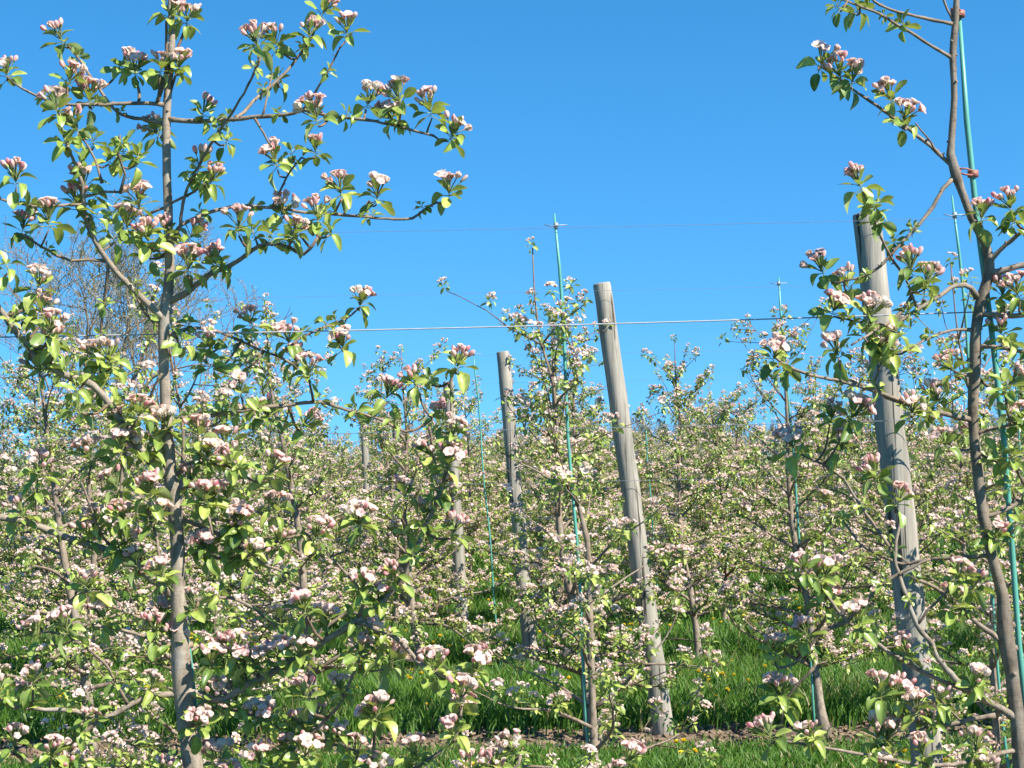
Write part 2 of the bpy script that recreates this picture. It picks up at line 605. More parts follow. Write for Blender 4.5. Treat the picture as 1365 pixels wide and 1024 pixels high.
# ------------------------------------------------------------------ the two near trees, their limbs traced from the photograph
def traced_tree(label, d0, trunk, limbs, heads, leafy, seed, tint=(1, 1, 1)):
    rng = random.Random(seed)
    sm = []                                   # samples: px, py, depth, limb index (-1 trunk), radius
    tp = smooth_path(trunk, 14)
    pos = [P(x, y, d0) for x, y, w in tp]
    rad = [w * d0 / F / 2 for x, y, w in tp]
    low = pos[-1]
    dirn = (pos[-1] - pos[-6]).normalized()
    for k in range(1, 6):
        pos.append(low + Vector((dirn.x / -dirn.z * low.z * k / 5, 0, -low.z * k / 5)))
        rad.append(rad[len(tp) - 1] * (1 + .06 * k + (.35 if k == 5 else 0)))
    root = thing('apple_tree', (pos[-1].x, d0, 0), label, 'tree', None)
    org = Vector(root.location)
    g = Geo()
    g.tube([p - org for p in pos], rad, 14, tint, True, 0.07, rng)
    for _ in range(16):                       # knots and cut stubs
        i = rng.randrange(4, len(tp) - 2)
        a = rng.uniform(0, 6.28)
        o = Vector((math.cos(a), math.sin(a), .3)) * rad[i]
        g.tube([pos[i] - org + o * .3, pos[i] - org + o * rng.uniform(1.15, 1.6)], (rad[i] * .55, rad[i] * .3), 7, (.85, .8, .78), True, .1, rng)
    g.build('trunk', BARK, root)
    for (x, y, w) in tp:
        sm.append((x, y, d0, -1, w / 2))
    geos = []
    for li, (pts, w0, w1, *kk) in enumerate(limbs):
        x0, y0 = pts[0]
        b = min(sm, key=lambda s: (s[0] - x0) ** 2 + (s[1] - y0) ** 2)
        ln = sum(math.hypot(pts[i + 1][0] - pts[i][0], pts[i + 1][1] - pts[i][1]) for i in range(len(pts) - 1))
        k = rng.uniform(-.5, .5) if w0 < 7 else rng.uniform(-.45, -.1)
        k = kk[0] if kk else k
        mid = rng.uniform(-.08, .08)
        pt = smooth_path(pts, 9)
        G, pp, rr = Geo(), [], []
        n = len(pt)
        for i, (x, y) in enumerate(pt):
            f = i / max(1, n - 1)
            d = b[2] + (k * f + mid * math.sin(3.1 * f)) * ln * b[2] / F
            if 0 < i < n - 1:
                x += rng.uniform(-.7, .7)
                y += rng.uniform(-.7, .7)
            w = (w0 + (w1 - w0) * f ** .8)
            pp.append(P(x, y, d) - org)
            rr.append(w * .5 * d0 / F * (1.25 if i == 0 else 1) * rng.uniform(.93, 1.1))
            sm.append((x, y, d, li, w / 2))
        shade = .62 + .38 * min(1, w0 / 12)
        c = lerp(TWIG, (1, 1, 1), (shade - .62) / .38)
        G.tube(pp, rr, 9, c, True, 0.08, rng)
        for i in range(2, n - 1):             # bud scars and little spurs
            if rng.random() < .38:
                a = Vector((rng.uniform(-1, 1), rng.uniform(-1, 1), rng.uniform(-.3, 1))).normalized()
                G.tube([pp[i], pp[i] + a * (rr[i] + rng.uniform(.002, .008))], (rr[i] * .8, rr[i] * .35), 5, TWIG, True)
        geos.append(G)
    todo = []

    def spur(x, y, s, want):
        bx, by = x, y + 15 * s
        c = min((q for q in sm if q[3] >= 0 or want > 1), key=lambda q: (q[0] - bx) ** 2 + (q[1] - by) ** 2 * (1 if q[1] > by - 4 else 1.8))
        li = c[3] if c[3] >= 0 else rng.randrange(len(geos))
        d = c[2] + rng.uniform(-.05, .05)
        p1 = P(bx, by, d) - org
        p0 = P(c[0], c[1], c[2]) - org
        ln = (p1 - p0).length
        if ln > .004:
            m = (p0 + p1) / 2 + Vector((rng.uniform(-.1, .1), rng.uniform(-.1, .1), -.14)) * ln
            w = min(c[4] * .9, 1.5 + ln * 9) * d0 / F
            path = smooth_path([tuple(p0), tuple(m), tuple(p1)], .012)
            geos[li].tube(path, np.linspace(w * 1.1, max(w * .7, .0016), len(path)), 7, TWIG, True, .12, rng)
        ax = Vector(((bx - c[0]) * .012 + rng.uniform(-.4, .4), rng.uniform(-.55, .2), 1 + min(0, (c[1] - by) * .02))).normalized()
        todo.append((li, p1, ax, s, want))

    for h in heads:
        spur(h[0], h[1], h[2] if len(h) > 2 else rng.uniform(1.02, 1.26), 1)
    for h in leafy:
        spur(h[0], h[1], h[2] if len(h) > 2 else rng.uniform(.9, 1.15), 0)
    extra = {}
    last = {}
    for q in sm:                              # leaf tufts between the blossom along the limbs
        if q[3] < 0:
            continue
        last[q[3]] = last.get(q[3], 0) + 9
        if last[q[3]] > (60 if q[1] < 420 else 34) + (22 if seed == 8 else 0) and rng.random() < .55:
            last[q[3]] = 0
            extra.setdefault(q[3], []).append(q)
    more = [q for qs in extra.values() for q in qs if q[1] > (560 if seed == 3 else 780) and rng.random() < .55]
    objs = [G.build('branch', BARK, root) for G in geos]
    n_leaf = 0
    n_head = 0
    rest, rest_h = Geo(), Geo()

    def place(meshes, name, li, p, ax, s):
        o = link(name, rng.choice(meshes), objs[li])
        R = basis(ax, rng.uniform(0, 6.28)) * s
        o.matrix_local = Matrix([[*R[0], p.x], [*R[1], p.y], [*R[2], p.z], [0, 0, 0, 1]])

    for li, p, ax, s, want in todo:
        if want and n_head < 98:
            place(FINE_HEAD_MESH, 'blossom_cluster', li, p, ax, s)
            n_head += 1
        elif want:
            rest_h.inst(rng.choice(FINE_HEAD_T), basis(ax, rng.uniform(0, 6.28)) * s, p)
        if n_leaf < 98:
            place(FINE_LEAF_MESH, 'leaf_cluster', li, p, ax, s)
            n_leaf += 1
        else:
            rest.inst(rng.choice(FINE_LEAF_T), basis(ax, rng.uniform(0, 6.28)) * s, p)
    for li, qs in extra.items():
        for q in qs:
            ax = Vector((rng.uniform(-.7, .7), rng.uniform(-.8, .4), rng.uniform(.2, 1))).normalized()
            rest.inst(rng.choice(FINE_LEAF_T), basis(ax, rng.uniform(0, 6.28)) * rng.uniform(.45, .7 if q[1] < 420 or seed == 8 else .9), P(q[0], q[1], q[2]) - org)
    for q in more:
        ax = Vector((rng.uniform(-.5, .5), rng.uniform(-.6, .2), 1)).normalized()
        R = basis(ax, rng.uniform(0, 6.28)) * rng.uniform(.95, 1.2)
        p = P(q[0], q[1], q[2]) - org + ax * .006
        rest_h.inst(rng.choice(FINE_HEAD_T), R, p)
        rest.inst(rng.choice(FINE_LEAF_T), R, p)
    for G, nm, mt in ((rest, 'foliage', LEAF), (rest_h, 'blossom', PETAL)):
        o = G.build(nm, mt, root)
        if o:
            tag(o, kind='stuff')
    return root


TRUNK_L = [(222, -110, 7), (226, -50, 8), (228, 0, 9), (229, 60, 9.5), (226, 100, 10), (222, 150, 11), (222, 200, 11), (223, 250, 12), (225, 310, 12.5), (226, 360, 13),
           (223, 400, 15), (218, 440, 15), (219, 500, 14), (222, 560, 16), (226, 620, 18), (233, 680, 19), (237, 740, 19), (237, 780, 20),
           (240, 850, 24), (244, 920, 26), (250, 970, 26), (258, 1024, 27), (263, 1070, 28)]
LIMBS_L = [
    ([(222, 140), (196, 137), (170, 138), (120, 140), (70, 137), (50, 128), (30, 118), (10, 103)], 6, 3),
    ([(224, 159), (265, 162), (300, 160), (335, 157), (390, 152), (405, 147), (440, 155), (490, 160), (540, 171), (578, 181)], 7, 3),
    ([(310, 160), (325, 150), (345, 128), (375, 103), (395, 80), (405, 66)], 5, 3.5),
    ([(405, 146), (425, 115), (440, 90), (452, 65)], 3.5, 2.5),
    ([(340, 158), (352, 178), (362, 196)], 3.5, 2.5), ([(350, 156), (357, 122), (363, 98)], 3, 2),
    ([(222, 165), (198, 160), (160, 152), (140, 130), (125, 108), (110, 85), (92, 62)], 5.5, 3),
    ([(227, 330), (240, 300), (246, 260), (270, 212), (288, 180), (305, 157), (325, 125), (340, 95), (347, 78)], 4.5, 3),
    ([(222, 274), (258, 256), (272, 244)], 4, 3), ([(222, 276), (200, 285), (184, 300)], 4, 3),
    ([(219, 427), (200, 407), (175, 383), (145, 350), (125, 318), (115, 295), (112, 272), (110, 245), (98, 215), (85, 180), (78, 158)], 10, 3),
    ([(112, 273), (70, 274), (40, 274), (0, 266), (-30, 262)], 4, 2.5),
    ([(142, 348), (110, 347), (95, 348), (75, 340), (55, 328), (32, 314)], 4.5, 3),
    ([(136, 244), (125, 210), (112, 187)], 3.5, 2.5), ([(160, 258), (166, 232), (158, 205), (160, 180)], 4, 2.5), ([(112, 262), (140, 256), (165, 256)], 4, 3),
    ([(144, 351), (141, 390), (136, 430), (133, 490)], 4.5, 3),
    ([(236, 450), (215, 437), (195, 420), (185, 400), (174, 382)], 4, 3),
    ([(225, 402), (250, 390), (275, 368), (305, 355), (328, 340), (345, 328), (365, 325), (385, 330), (405, 339), (415, 330), (424, 316)], 9, 4),
    ([(228, 322), (237, 305), (262, 290), (307, 276), (350, 276), (383, 279), (408, 283), (450, 286), (489, 289), (525, 292), (550, 291), (565, 280), (582, 270)], 5.5, 3.5),
    ([(363, 277), (376, 248), (388, 227), (402, 210)], 3.5, 2.5), ([(478, 288), (486, 277), (492, 268)], 3.5, 3), ([(445, 285), (452, 272), (456, 264)], 3.5, 3),
    ([(222, 447), (260, 437), (302, 446), (340, 463), (370, 475), (392, 487)], 5, 3.5, .95),
    ([(372, 474), (407, 447), (450, 430), (468, 420), (479, 410)], 4.5, 3, .5),
    ([(222, 562), (260, 557), (300, 552), (340, 545), (385, 540), (428, 536), (460, 546), (500, 557), (540, 575), (565, 567), (577, 558)], 6, 4),
    ([(498, 556), (506, 548), (514, 538)], 3, 2.5),
    ([(222, 556), (206, 546), (194, 540)], 14, 11), ([(196, 544), (206, 515), (216, 498)], 4, 3),
    ([(224, 634), (200, 615), (176, 582), (160, 560), (140, 530), (115, 508), (85, 500), (55, 480), (20, 440), (0, 412), (-20, 380)], 11, 7),
    ([(172, 578), (165, 610), (162, 640), (163, 690), (168, 722)], 6, 3),
    ([(283, 568), (310, 553)], 3.5, 2.5),
    ([(240, 800), (215, 782), (175, 748), (137, 732), (100, 720), (47, 700), (15, 692), (-20, 688)], 12, 8),
    ([(50, 701), (48, 670), (50, 645)], 3.5, 2.5), ([(150, 732), (132, 707), (120, 675), (108, 642)], 4, 2.5),
    ([(238, 872), (208, 855), (190, 848), (163, 840), (125, 834)], 7, 3.5),
    ([(243, 926), (217, 926), (187, 933), (150, 953), (132, 957), (100, 948), (50, 945), (12, 940), (-10, 915)], 9, 4),
    ([(132, 958), (110, 980), (92, 1003), (80, 1030)], 7, 5), ([(170, 938), (155, 910), (140, 885), (120, 868), (98, 853)], 4.5, 3),
    ([(246, 922), (270, 928), (297, 933), (330, 913), (375, 890), (440, 850), (475, 828), (510, 803), (537, 772), (548, 750), (565, 707), (592, 640), (602, 562), (601, 510), (606, 492)], 11, 4),
    ([(475, 828), (500, 838), (530, 852), (555, 880), (580, 897), (605, 905), (640, 908)], 7, 4),
    ([(478, 822), (484, 805), (478, 785), (462, 765), (440, 742)], 5, 3), ([(547, 748), (544, 715), (540, 680)], 3.5, 2.5),
    ([(572, 570), (576, 600), (588, 648)], 3.5, 4),
    ([(237, 632), (246, 620), (275, 618), (305, 622), (335, 640)], 4.5, 3), ([(197, 680), (208, 715), (214, 752), (222, 790)], 3.5, 4), ([(330, 745), (322, 720), (311, 692)], 4, 2.5),
    ([(237, 690), (262, 700), (300, 716), (345, 748), (385, 765)], 6, 3), ([(233, 655), (262, 650), (275, 680), (283, 712)], 4, 3),
    ([(240, 800), (265, 800), (300, 796), (330, 806), (372, 838)], 6, 3), ([(238, 740), (270, 738), (300, 745), (340, 735), (380, 718), (410, 712)], 5, 3),
    ([(262, 1060), (310, 1048), (372, 1020), (408, 985), (450, 943), (462, 918), (482, 876)], 8, 3.5), ([(412, 982), (450, 994), (478, 1002)], 4, 3),
    ([(248, 944), (300, 945), (345, 958), (372, 972)], 5, 3),
    ([(310, 1048), (420, 1055), (520, 1040), (590, 1000), (610, 975), (615, 940)], 7, 4), ([(520, 1040), (600, 1046), (680, 1030), (694, 1008)], 6, 4), ([(620, 1045), (740, 1060), (815, 1050), (838, 1025)], 5, 4), ([(500, 1042), (498, 1000), (500, 968)], 4, 3),
    ([(255, 1030), (180, 1045), (90, 1040), (30, 1010)], 7, 4),
]
HEADS_L = [(85, 44), (10, 92), (90, 100), (118, 124), (78, 138), (105, 162), (160, 80), (180, 86), (235, 82), (213, 84), (214, 168), (222, 12), (248, 20), (268, 142), (263, 213), (278, 234),
           (22, 234), (116, 240), (65, 288), (28, 298), (105, 266), (168, 294), (198, 312), (222, 305), (250, 306), (186, 264), (250, 348), (290, 344), (318, 296), (374, 276), (425, 282),
           (456, 247), (502, 254), (598, 248), (388, 306), (426, 8), (411, 40), (345, 52), (372, 50), (463, 36), (425, 150), (488, 130), (536, 126), (524, 152), (576, 140), (598, 172), (370, 208), (420, 194),
           (50, 374), (55, 412), (65, 434), (72, 456), (125, 468), (148, 472), (58, 486), (280, 455), (337, 424), (386, 446), (397, 474), (412, 490), (458, 452), (478, 398), (608, 480), (557, 503), (514, 520), (595, 552),
           (398, 558), (360, 543), (322, 514), (265, 572), (225, 562), (182, 546), (302, 590), (122, 602), (50, 622), (201, 650), (258, 634), (306, 656), (355, 622), (367, 672), (418, 706), (332, 740), (540, 654), (602, 702), (478, 690),
           (117, 777), (92, 830), (56, 837), (212, 814), (236, 804), (262, 800), (230, 848), (297, 864), (314, 862), (326, 878), (372, 822), (410, 804), (434, 820), (482, 844)]
LEAFY_L = [(165, 190), (300, 180), (125, 180), (180, 205), (370, 100), (88, 182), (145, 205), (150, 310), (240, 445), (100, 510), (140, 500), (110, 535), (160, 545), (30, 415), (435, 425), (10, 350),
           (135, 480, 1.1), (90, 490), (290, 475), (200, 575), (215, 580), (330, 475), (575, 500, .9), (340, 300), (360, 310), (400, 300), (440, 300), (390, 195), (160, 270), (125, 275), (200, 330),
           (280, 880), (340, 880), (397, 868), (497, 846), (582, 886), (630, 880), (512, 874), (500, 950), (347, 950), (420, 954), (412, 920), (405, 998), (470, 1000), (612, 924), (610, 942), (606, 970), (350, 1008), (686, 993), (837, 1006), (44, 902), (17, 986), (67, 998), (260, 956), (295, 1010), (372, 718), (280, 726), (185, 745), (285, 660), (320, 690)]
# the later blossom heads of the left tree's lowest limbs
LOW_L = LEAFY_L[31:]
LEAFY_L = LEAFY_L[:31]

TRUNK_R = [(1273, -120, 6), (1275, -40, 7), (1275, 0, 8), (1274, 25, 9), (1270, 75, 9), (1272, 130, 8.5), (1268, 190, 9.5), (1267, 206, 12), (1274, 232, 14), (1281, 252, 11), (1295, 290, 11), (1314, 328, 12), (1319, 360, 14), (1307, 405, 15),
           (1301, 440, 14.5), (1300, 480, 15), (1299, 505, 15), (1297, 560, 13.5), (1304, 640, 13.5), (1311, 690, 14), (1322, 740, 14), (1336, 793, 16), (1341, 850, 22), (1349, 900, 18), (1356, 960, 19), (1362, 1024, 22), (1366, 1060, 24)]
LIMBS_R = [
    ([(1270, 78), (1240, 60), (1205, 38), (1165, 15), (1130, 2), (1100, -12)], 5, 3), ([(1270, 32), (1245, 27), (1220, 22), (1190, 14), (1165, 2), (1150, -14)], 5, 3),
    ([(1272, 30), (1262, 12), (1254, -10)], 4, 3),
    ([(1273, 227), (1255, 208), (1215, 175), (1170, 142), (1140, 121), (1110, 99), (1092, 88)], 6, 3), ([(1250, 205), (1235, 182), (1220, 164)], 3, 2),
    ([(1270, 238), (1257, 252), (1237, 285), (1187, 340), (1160, 365), (1125, 375)], 6, 3), ([(1206, 368), (1186, 340), (1170, 305), (1160, 278)], 4, 3),
    ([(1303, 397), (1295, 384), (1275, 380), (1250, 396), (1210, 421), (1192, 436)], 7.5, 4), ([(1216, 395), (1195, 422), (1160, 445), (1135, 460)], 5, 3), ([(1192, 436), (1140, 428), (1112, 422)], 4, 2.5), ([(1222, 410), (1215, 390), (1205, 366)], 4, 3),
    ([(1298, 440), (1270, 440), (1240, 450), (1213, 465)], 5, 3),
    ([(1298, 560), (1260, 552), (1225, 545), (1205, 536), (1165, 521), (1125, 509), (1080, 500), (1050, 488), (1033, 476)], 7, 3.5), ([(1150, 514), (1125, 500), (1118, 478)], 3.5, 3), ([(1205, 538), (1180, 530), (1165, 510)], 4, 3),
    ([(1316, 352), (1340, 327), (1365, 308), (1390, 295)], 7, 4), ([(1318, 365), (1340, 360), (1375, 350)], 10, 8), ([(1306, 418), (1340, 421), (1380, 420)], 8, 6), ([(1302, 462), (1330, 463), (1375, 471)], 7, 5),
    ([(1315, 330), (1308, 312), (1306, 296)], 4, 3), ([(1300, 500), (1284, 500), (1272, 495)], 5, 4),
    ([(1352, 955), (1325, 940), (1287, 918), (1250, 878), (1242, 858), (1222, 833), (1210, 800), (1200, 773), (1193, 745), (1196, 712), (1204, 688)], 11, 4),
    ([(1300, 926), (1245, 903), (1200, 878), (1165, 855), (1130, 828), (1110, 805), (1095, 783), (1082, 762)], 7, 4), ([(1130, 828), (1160, 795), (1190, 770), (1240, 745)], 5.5, 3.5), ([(1130, 828), (1095, 845), (1060, 884), (1040, 890)], 5, 3),
    ([(1337, 856), (1300, 828), (1262, 795), (1240, 780), (1215, 770)], 8, 5), ([(1320, 740), (1295, 742), (1237, 746), (1205, 753), (1185, 746), (1150, 727), (1123, 694)], 6, 3.5),
    ([(1192, 738), (1162, 695), (1143, 668), (1125, 638)], 5, 3), ([(1125, 638), (1098, 620), (1068, 606)], 4, 3), ([(1202, 690), (1185, 665), (1176, 642)], 4, 2.5),
    ([(1326, 953), (1285, 961), (1245, 969), (1205, 955)], 7, 4), ([(1222, 833), (1250, 800), (1280, 775)], 4, 3), ([(1240, 968), (1200, 985), (1180, 998)], 4, 3),
    ([(1300, 600), (1280, 600), (1262, 590)], 4, 3), ([(1312, 690), (1340, 680), (1380, 660)], 6, 5), ([(1308, 720), (1316, 716), (1323, 718)], 4, 3),
    ([(1362, 1040), (1300, 1040), (1220, 1050), (1178, 1034)], 7, 4), ([(1150, 727), (1120, 740), (1095, 760)], 4, 3), ([(1085, 890), (1050, 930), (1040, 970), (1030, 985)], 4, 3), ([(1355, 1000), (1250, 1020), (1120, 1000), (1060, 990), (1032, 988)], 7, 3),
    ([(1297, 580), (1330, 570), (1370, 562)], 5, 4),
]
HEADS_R = [(1092, 76), (1122, 92), (1134, 99), (1190, 124), (1202, 152), (1150, 238), (1100, 352), (1133, 372), (1108, 406), (1156, 415), (1120, 464), (1194, 456), (1175, 466), (1216, 351), (1232, 368), (1350, 268), (1308, 283), (1336, 386), (1360, 384), (1336, 436),
           (1031, 470), (1274, 486), (1106, 550), (1130, 546), (1250, 528), (1214, 541), (1060, 587), (1118, 591), (1172, 627), (1195, 662), (1262, 584), (1323, 708), (1360, 552), (1295, 776), (1098, 793), (1076, 752), (1175, 918), (1196, 916), (1224, 940), (1247, 930), (1182, 976), (1168, 975), (1033, 866), (1042, 918), (1030, 974), (1178, 1019), (1340, 500), (1270, 800), (1100, 760)]
LEAFY_R = [(1120, 2), (1205, 24), (1142, 4), (1165, 266), (1172, 285), (1192, 312), (1160, 440), (1230, 385), (1195, 435), (1050, 480), (1240, 540), (1340, 510), (1350, 290), (1190, 1000), (1350, 600), (1345, 540), (1330, 600), (1350, 640), (1355, 690), (1345, 450)]

tree_l = traced_tree('tall foreground apple tree with a thick straight trunk and spreading limbs of pink buds', 3.5, TRUNK_L, LIMBS_L, HEADS_L + LOW_L, LEAFY_L, 3)
tree_r = traced_tree('foreground apple tree with a crooked leaning trunk tied by red clips to a green stake', 3.5, TRUNK_R, LIMBS_R, HEADS_R, LEAFY_R, 8, (.7, .68, .66))



# ------------------------------------------------------------------ the trees of the rows behind
def row_tree(rng, leader=None, height=2.5, reach=0.85, lean=(-.05, 0), dens=1.0, n_br=None, r0=None):
    """trunk geometry and a list of limbs, each with its bark, leaves and blossom, standing at the origin"""
    if leader is None:
        ph = rng.uniform(0, 6.28)
        leader = []
        for k in range(9):
            z = height * k / 8
            leader.append((lean[0] * z + .035 * math.sin(z * 2.3 + ph) + rng.uniform(-.015, .015), lean[1] * z + .03 * math.cos(z * 2.0 + ph), z))
    lp = [Vector(q) for q in smooth_path(leader, .09)]
    H = lp[-1].z
    r0 = r0 or rng.uniform(.029, .036)

    def rad(z):
        return max(.0028, r0 * (1 - z / (H * 1.02)) ** .8 + (.02 * max(0, 1 - z / .2)))
    tg = Geo()
    tg.tube(lp, [rad(p.z) for p in lp], 10, [lerp((1, 1, 1), TWIG, min(1, p.z / H * .9)) for p in lp], True, .08, rng)
    limbs = []
    n_br = n_br or rng.randint(29, 35)
    az = rng.uniform(0, 6.28)
    for i in range(n_br):
        f = (i + rng.uniform(-.3, .3)) / n_br
        z = .40 + (H - .60) * max(0, f) ** 1.5
        base = min(lp, key=lambda p: abs(p.z - z))
        az += 2.4 + rng.uniform(-.5, .5)
        ln = reach * rng.uniform(.75, 1.15) * (1 - .66 * f) + .05
        el = math.radians(rng.uniform(0, 36) + 24 * f)
        bg_, lg, fg = Geo(), Geo(), Geo()

        def shoot(p, az, el, ln, r, depth):
            n = max(3, int(ln / .058))
            pts, rr = [p.copy()], [r]
            dz = rng.uniform(-.09, .02)
            for k in range(n):
                el2 = el + dz * k + (.09 * max(0, k - n * .55))
                d = Vector((math.cos(az) * math.cos(el2), math.sin(az) * math.cos(el2), math.sin(el2)))
                p = p + d * (ln / n)
                if p.z < .3:
                    p.z = .3
                az += rng.uniform(-.16, .16)
                el += rng.uniform(-.12, .12)
                pts.append(p.copy())
                rr.append(max(.0018, r * (1 - .8 * (k + 1) / n)))
            bg_.tube(pts, rr, 6 if depth == 0 else 5, TWIG if depth else lerp((1, 1, 1), TWIG, .5), True)
            for k in range(1, n + 1):
                if k / n < (.22 if depth == 0 else .1):
                    continue
                if k == n or rng.random() < .9 * dens * min(1, 1.35 - .75 * pts[k].z / H):
                    ax = Vector((rng.uniform(-.55, .55), rng.uniform(-.55, .55), 1)).normalized()
                    off = Vector((rng.uniform(-.03, .03), rng.uniform(-.03, .03), rng.uniform(-.012, .025)))
                    q = pts[k] + off
                    s = rng.uniform(.82, 1.2)
                    lg.inst(rng.choice(FAR_LEAF_T), basis(ax, rng.uniform(0, 6.28)) * s, q, np.full(3, rng.uniform(.8, 1.12)))
                    if rng.random() < .88:
                        fg.inst(rng.choice(FAR_HEAD_T), basis(ax, rng.uniform(0, 6.28)) * s * rng.uniform(.95, 1.25), q)
            if depth == 0:
                for k in range(1, n):
                    if rng.random() < .5 * dens:
                        shoot(pts[k], az + rng.choice((-1, 1)) * rng.uniform(.4, 1.3), rng.uniform(-.1, 1.1), rng.uniform(.1, .34), max(.0032, rr[k] * .65), 1)
        shoot(base, az, el, ln, max(.0052, rad(z) * .56), 0)
        limbs.append((bg_, lg, fg))
    # a few thin upright whips round the top, blossom only here and there
    tip = limbs[-1]
    for _ in range(rng.randint(4, 7)):
        wb, wl, wf = Geo(), Geo(), Geo()
        limbs.append((wb, wl, wf))
        p = rng.choice([q for q in lp if H * .5 < q.z < H * .84]).copy()
        a, n, sp = rng.uniform(0, 6.28), rng.randint(4, 7), rng.uniform(.02, .06)
        pts = [p]
        for k in range(n):
            pts.append(pts[-1] + Vector((math.cos(a) * sp + rng.uniform(-.012, .012), math.sin(a) * sp, rng.uniform(.045, .085))))
        wb.tube(pts, [max(.0016, .0036 - .0004 * k) for k in range(n + 1)], 5, TWIG, True)
        for k, q in enumerate(pts[1:]):
            if k == n - 1 or rng.random() < .5:
                R = basis((rng.uniform(-.5, .5), rng.uniform(-.5, .5), 1), rng.uniform(0, 6)) * rng.uniform(.75, 1.05)
                wl.inst(rng.choice(FAR_LEAF_T), R, q)
                if rng.random() < .8:
                    wf.inst(rng.choice(FAR_HEAD_T), R, q)
    # the tip of the leader carries its own spurs
    bg_, lg, fg = tip
    for p in lp:
        if p.z > H * .78 and rng.random() < .5 or p is lp[-1]:
            ax = Vector((rng.uniform(-.6, .6), rng.uniform(-.6, .6), 1)).normalized()
            lg.inst(rng.choice(FAR_LEAF_T), basis(ax, rng.uniform(0, 6)) * .9, p)
            fg.inst(rng.choice(FAR_HEAD_T), basis(ax, rng.uniform(0, 6)) * .9, p)
    return tg, limbs


def plant(rng, d, label, leader_px=None, base_px=None, **kw):
    """a tree of the rows close enough to tell its limbs apart"""
    if leader_px:
        ld = [P(x, y, d) for x, y in leader_px]
        b = ld[0]
        org = Vector((b.x + (b.z / (ld[1].z - b.z)) * (b.x - ld[1].x) if len(ld) > 1 else b.x, d, 0))
        leader = [(0, 0, 0)] + [tuple(p - org + Vector((0, .02 * math.sin(5 * p.z), 0))) for p in ld if (p - org).z > .12]
    else:
        org = ground_at(base_px, d)
        leader = None
    root = thing('apple_tree', org, label, 'tree', 'apple trees of the rows just behind')
    tg, limbs = row_tree(rng, leader, **kw)
    tg.build('trunk', BARK, root)
    for bg_, lg, fg in limbs:
        b = bg_.build('branch', BARK, root)
        lg.build('foliage', LEAF, b)
        fg.build('blossom', PETAL, b)
    return root


tr = random.Random(21)
ROW2 = [
    ('slender apple tree with a snaking thin trunk beside the tall green stake in mid picture', [(790, 945), (787, 860), (786, 800), (783, 720), (772, 675), (747, 640), (743, 575), (737, 510), (722, 460), (713, 400), (710, 330)], None),
    ('apple tree hidden right behind the thick straight trunk of the tall foreground tree', None, 262),
    ('apple tree just behind the crooked trunk tied to its green stake', None, 1335),
]
for lab, ld, bp in ROW2:
    plant(tr, 7.0, lab, ld, bp, reach=.66, dens=.64, n_br=23, r0=.02)
ROW3 = [
    ('apple tree whose thin trunk leans strongly left behind the lowest left foreground limbs', [(122, 1008), (113, 900), (97, 800), (85, 740), (75, 680), (62, 560), (50, 470), (42, 400)], None),
    ('apple tree with a pale slanting trunk just right of the thick straight trunk', [(424, 1000), (415, 900), (406, 790), (400, 720), (386, 640), (375, 580), (362, 520), (352, 400)], None),
    ('apple tree with a dark upright trunk just left of the bare leaning post', [(790, 1000), (780, 900), (768, 820), (755, 770), (745, 690), (740, 600), (738, 520), (735, 420)], None),
    ('apple tree with a bulging pale trunk foot on brown bark mulch, beside a stake', [(1102, 996), (1095, 950), (1084, 870), (1076, 800), (1060, 730), (1052, 640), (1049, 560), (1043, 470), (1034, 420)], None),
    ('apple tree standing between the widest wooden post and the leaning foreground trunk', None, 1425),
]
for lab, ld, bp in ROW3:
    plant(tr, 10.5, lab, ld, bp, dens=.8, height=tr.uniform(2.4, 2.75), reach=.62 if 'dark upright' in lab else .8)
ROW4 = [('apple tree at the far left edge, its trunk foot in long grass', 130), ('apple tree seen through the limbs right of the thick straight trunk', 372),
        ('apple tree with its trunk foot in the grass just left of the bare leaning post', 790), ('apple tree low between the slim post and the post with blossom round its top', 560),
        ('apple tree with a forked pale trunk foot right of the tallest leaning post', 928),
        ('apple tree seen behind the widest wooden post', 1210), ('apple tree at the right edge of the fourth row, behind the crooked trunk', 1450)]
for lab, bp in ROW4:
    plant(tr, 14.0, lab, None, bp, dens=.85, height=tr.uniform(2.6, 2.95))

FAR_GROUP = 'apple trees massed in the far rows'
FAR_LABEL = 'small blossoming apple tree in the massed far rows of the orchard'
protos = []
for k in range(9):
    r_ = random.Random(100 + k)
    root = thing('apple_tree', (0, 0, 0), FAR_LABEL, 'tree', FAR_GROUP)
    tg, limbs = row_tree(r_, None, r_.uniform(2.3, 2.8), .92, (-.04, 0), 1.05, r_.randint(33, 38))
    B, L_, Fl = Geo(), Geo(), Geo()
    for bg_, lg, fg in limbs:
        for G, s in ((B, bg_), (L_, lg), (Fl, fg)):
            t = s.flat()
            if t:
                G.add(t.v, t.l, t.t, t.c)
    tg.build('trunk', BARK, root)
    B.build('branches', BARK, root)
    L_.build('foliage', LEAF, root)
    Fl.build('blossom', PETAL, root)
    protos.append(root)
used = set()
fr = random.Random(77)
for row in range(5, 22):
    d = 3.5 * row
    half = 700 / F * d + .5
    n = int(half / 1.75) + 1
    ph = fr.uniform(-.5, .5) * 1.75
    for k in range(-n, n + 1):
        x = ph + 1.75 * k + fr.uniform(-.12, .12)
        if abs(x) > half:
            continue
        if fr.random() < .01 and row > 6:
            continue
        i = fr.randrange(len(protos))
        o = protos[i] if i not in used else copy_tree(protos[i])
        used.add(i)
        o.location = (x, d + fr.uniform(-.08, .08), 0)
        o.rotation_euler.z = fr.uniform(0, 6.28) if row > 5 else fr.uniform(-.6, .6)
        s = fr.uniform(.96, 1.13) if row < 9 else fr.uniform(.9, 1.06)
        o.scale = (s, s, s)


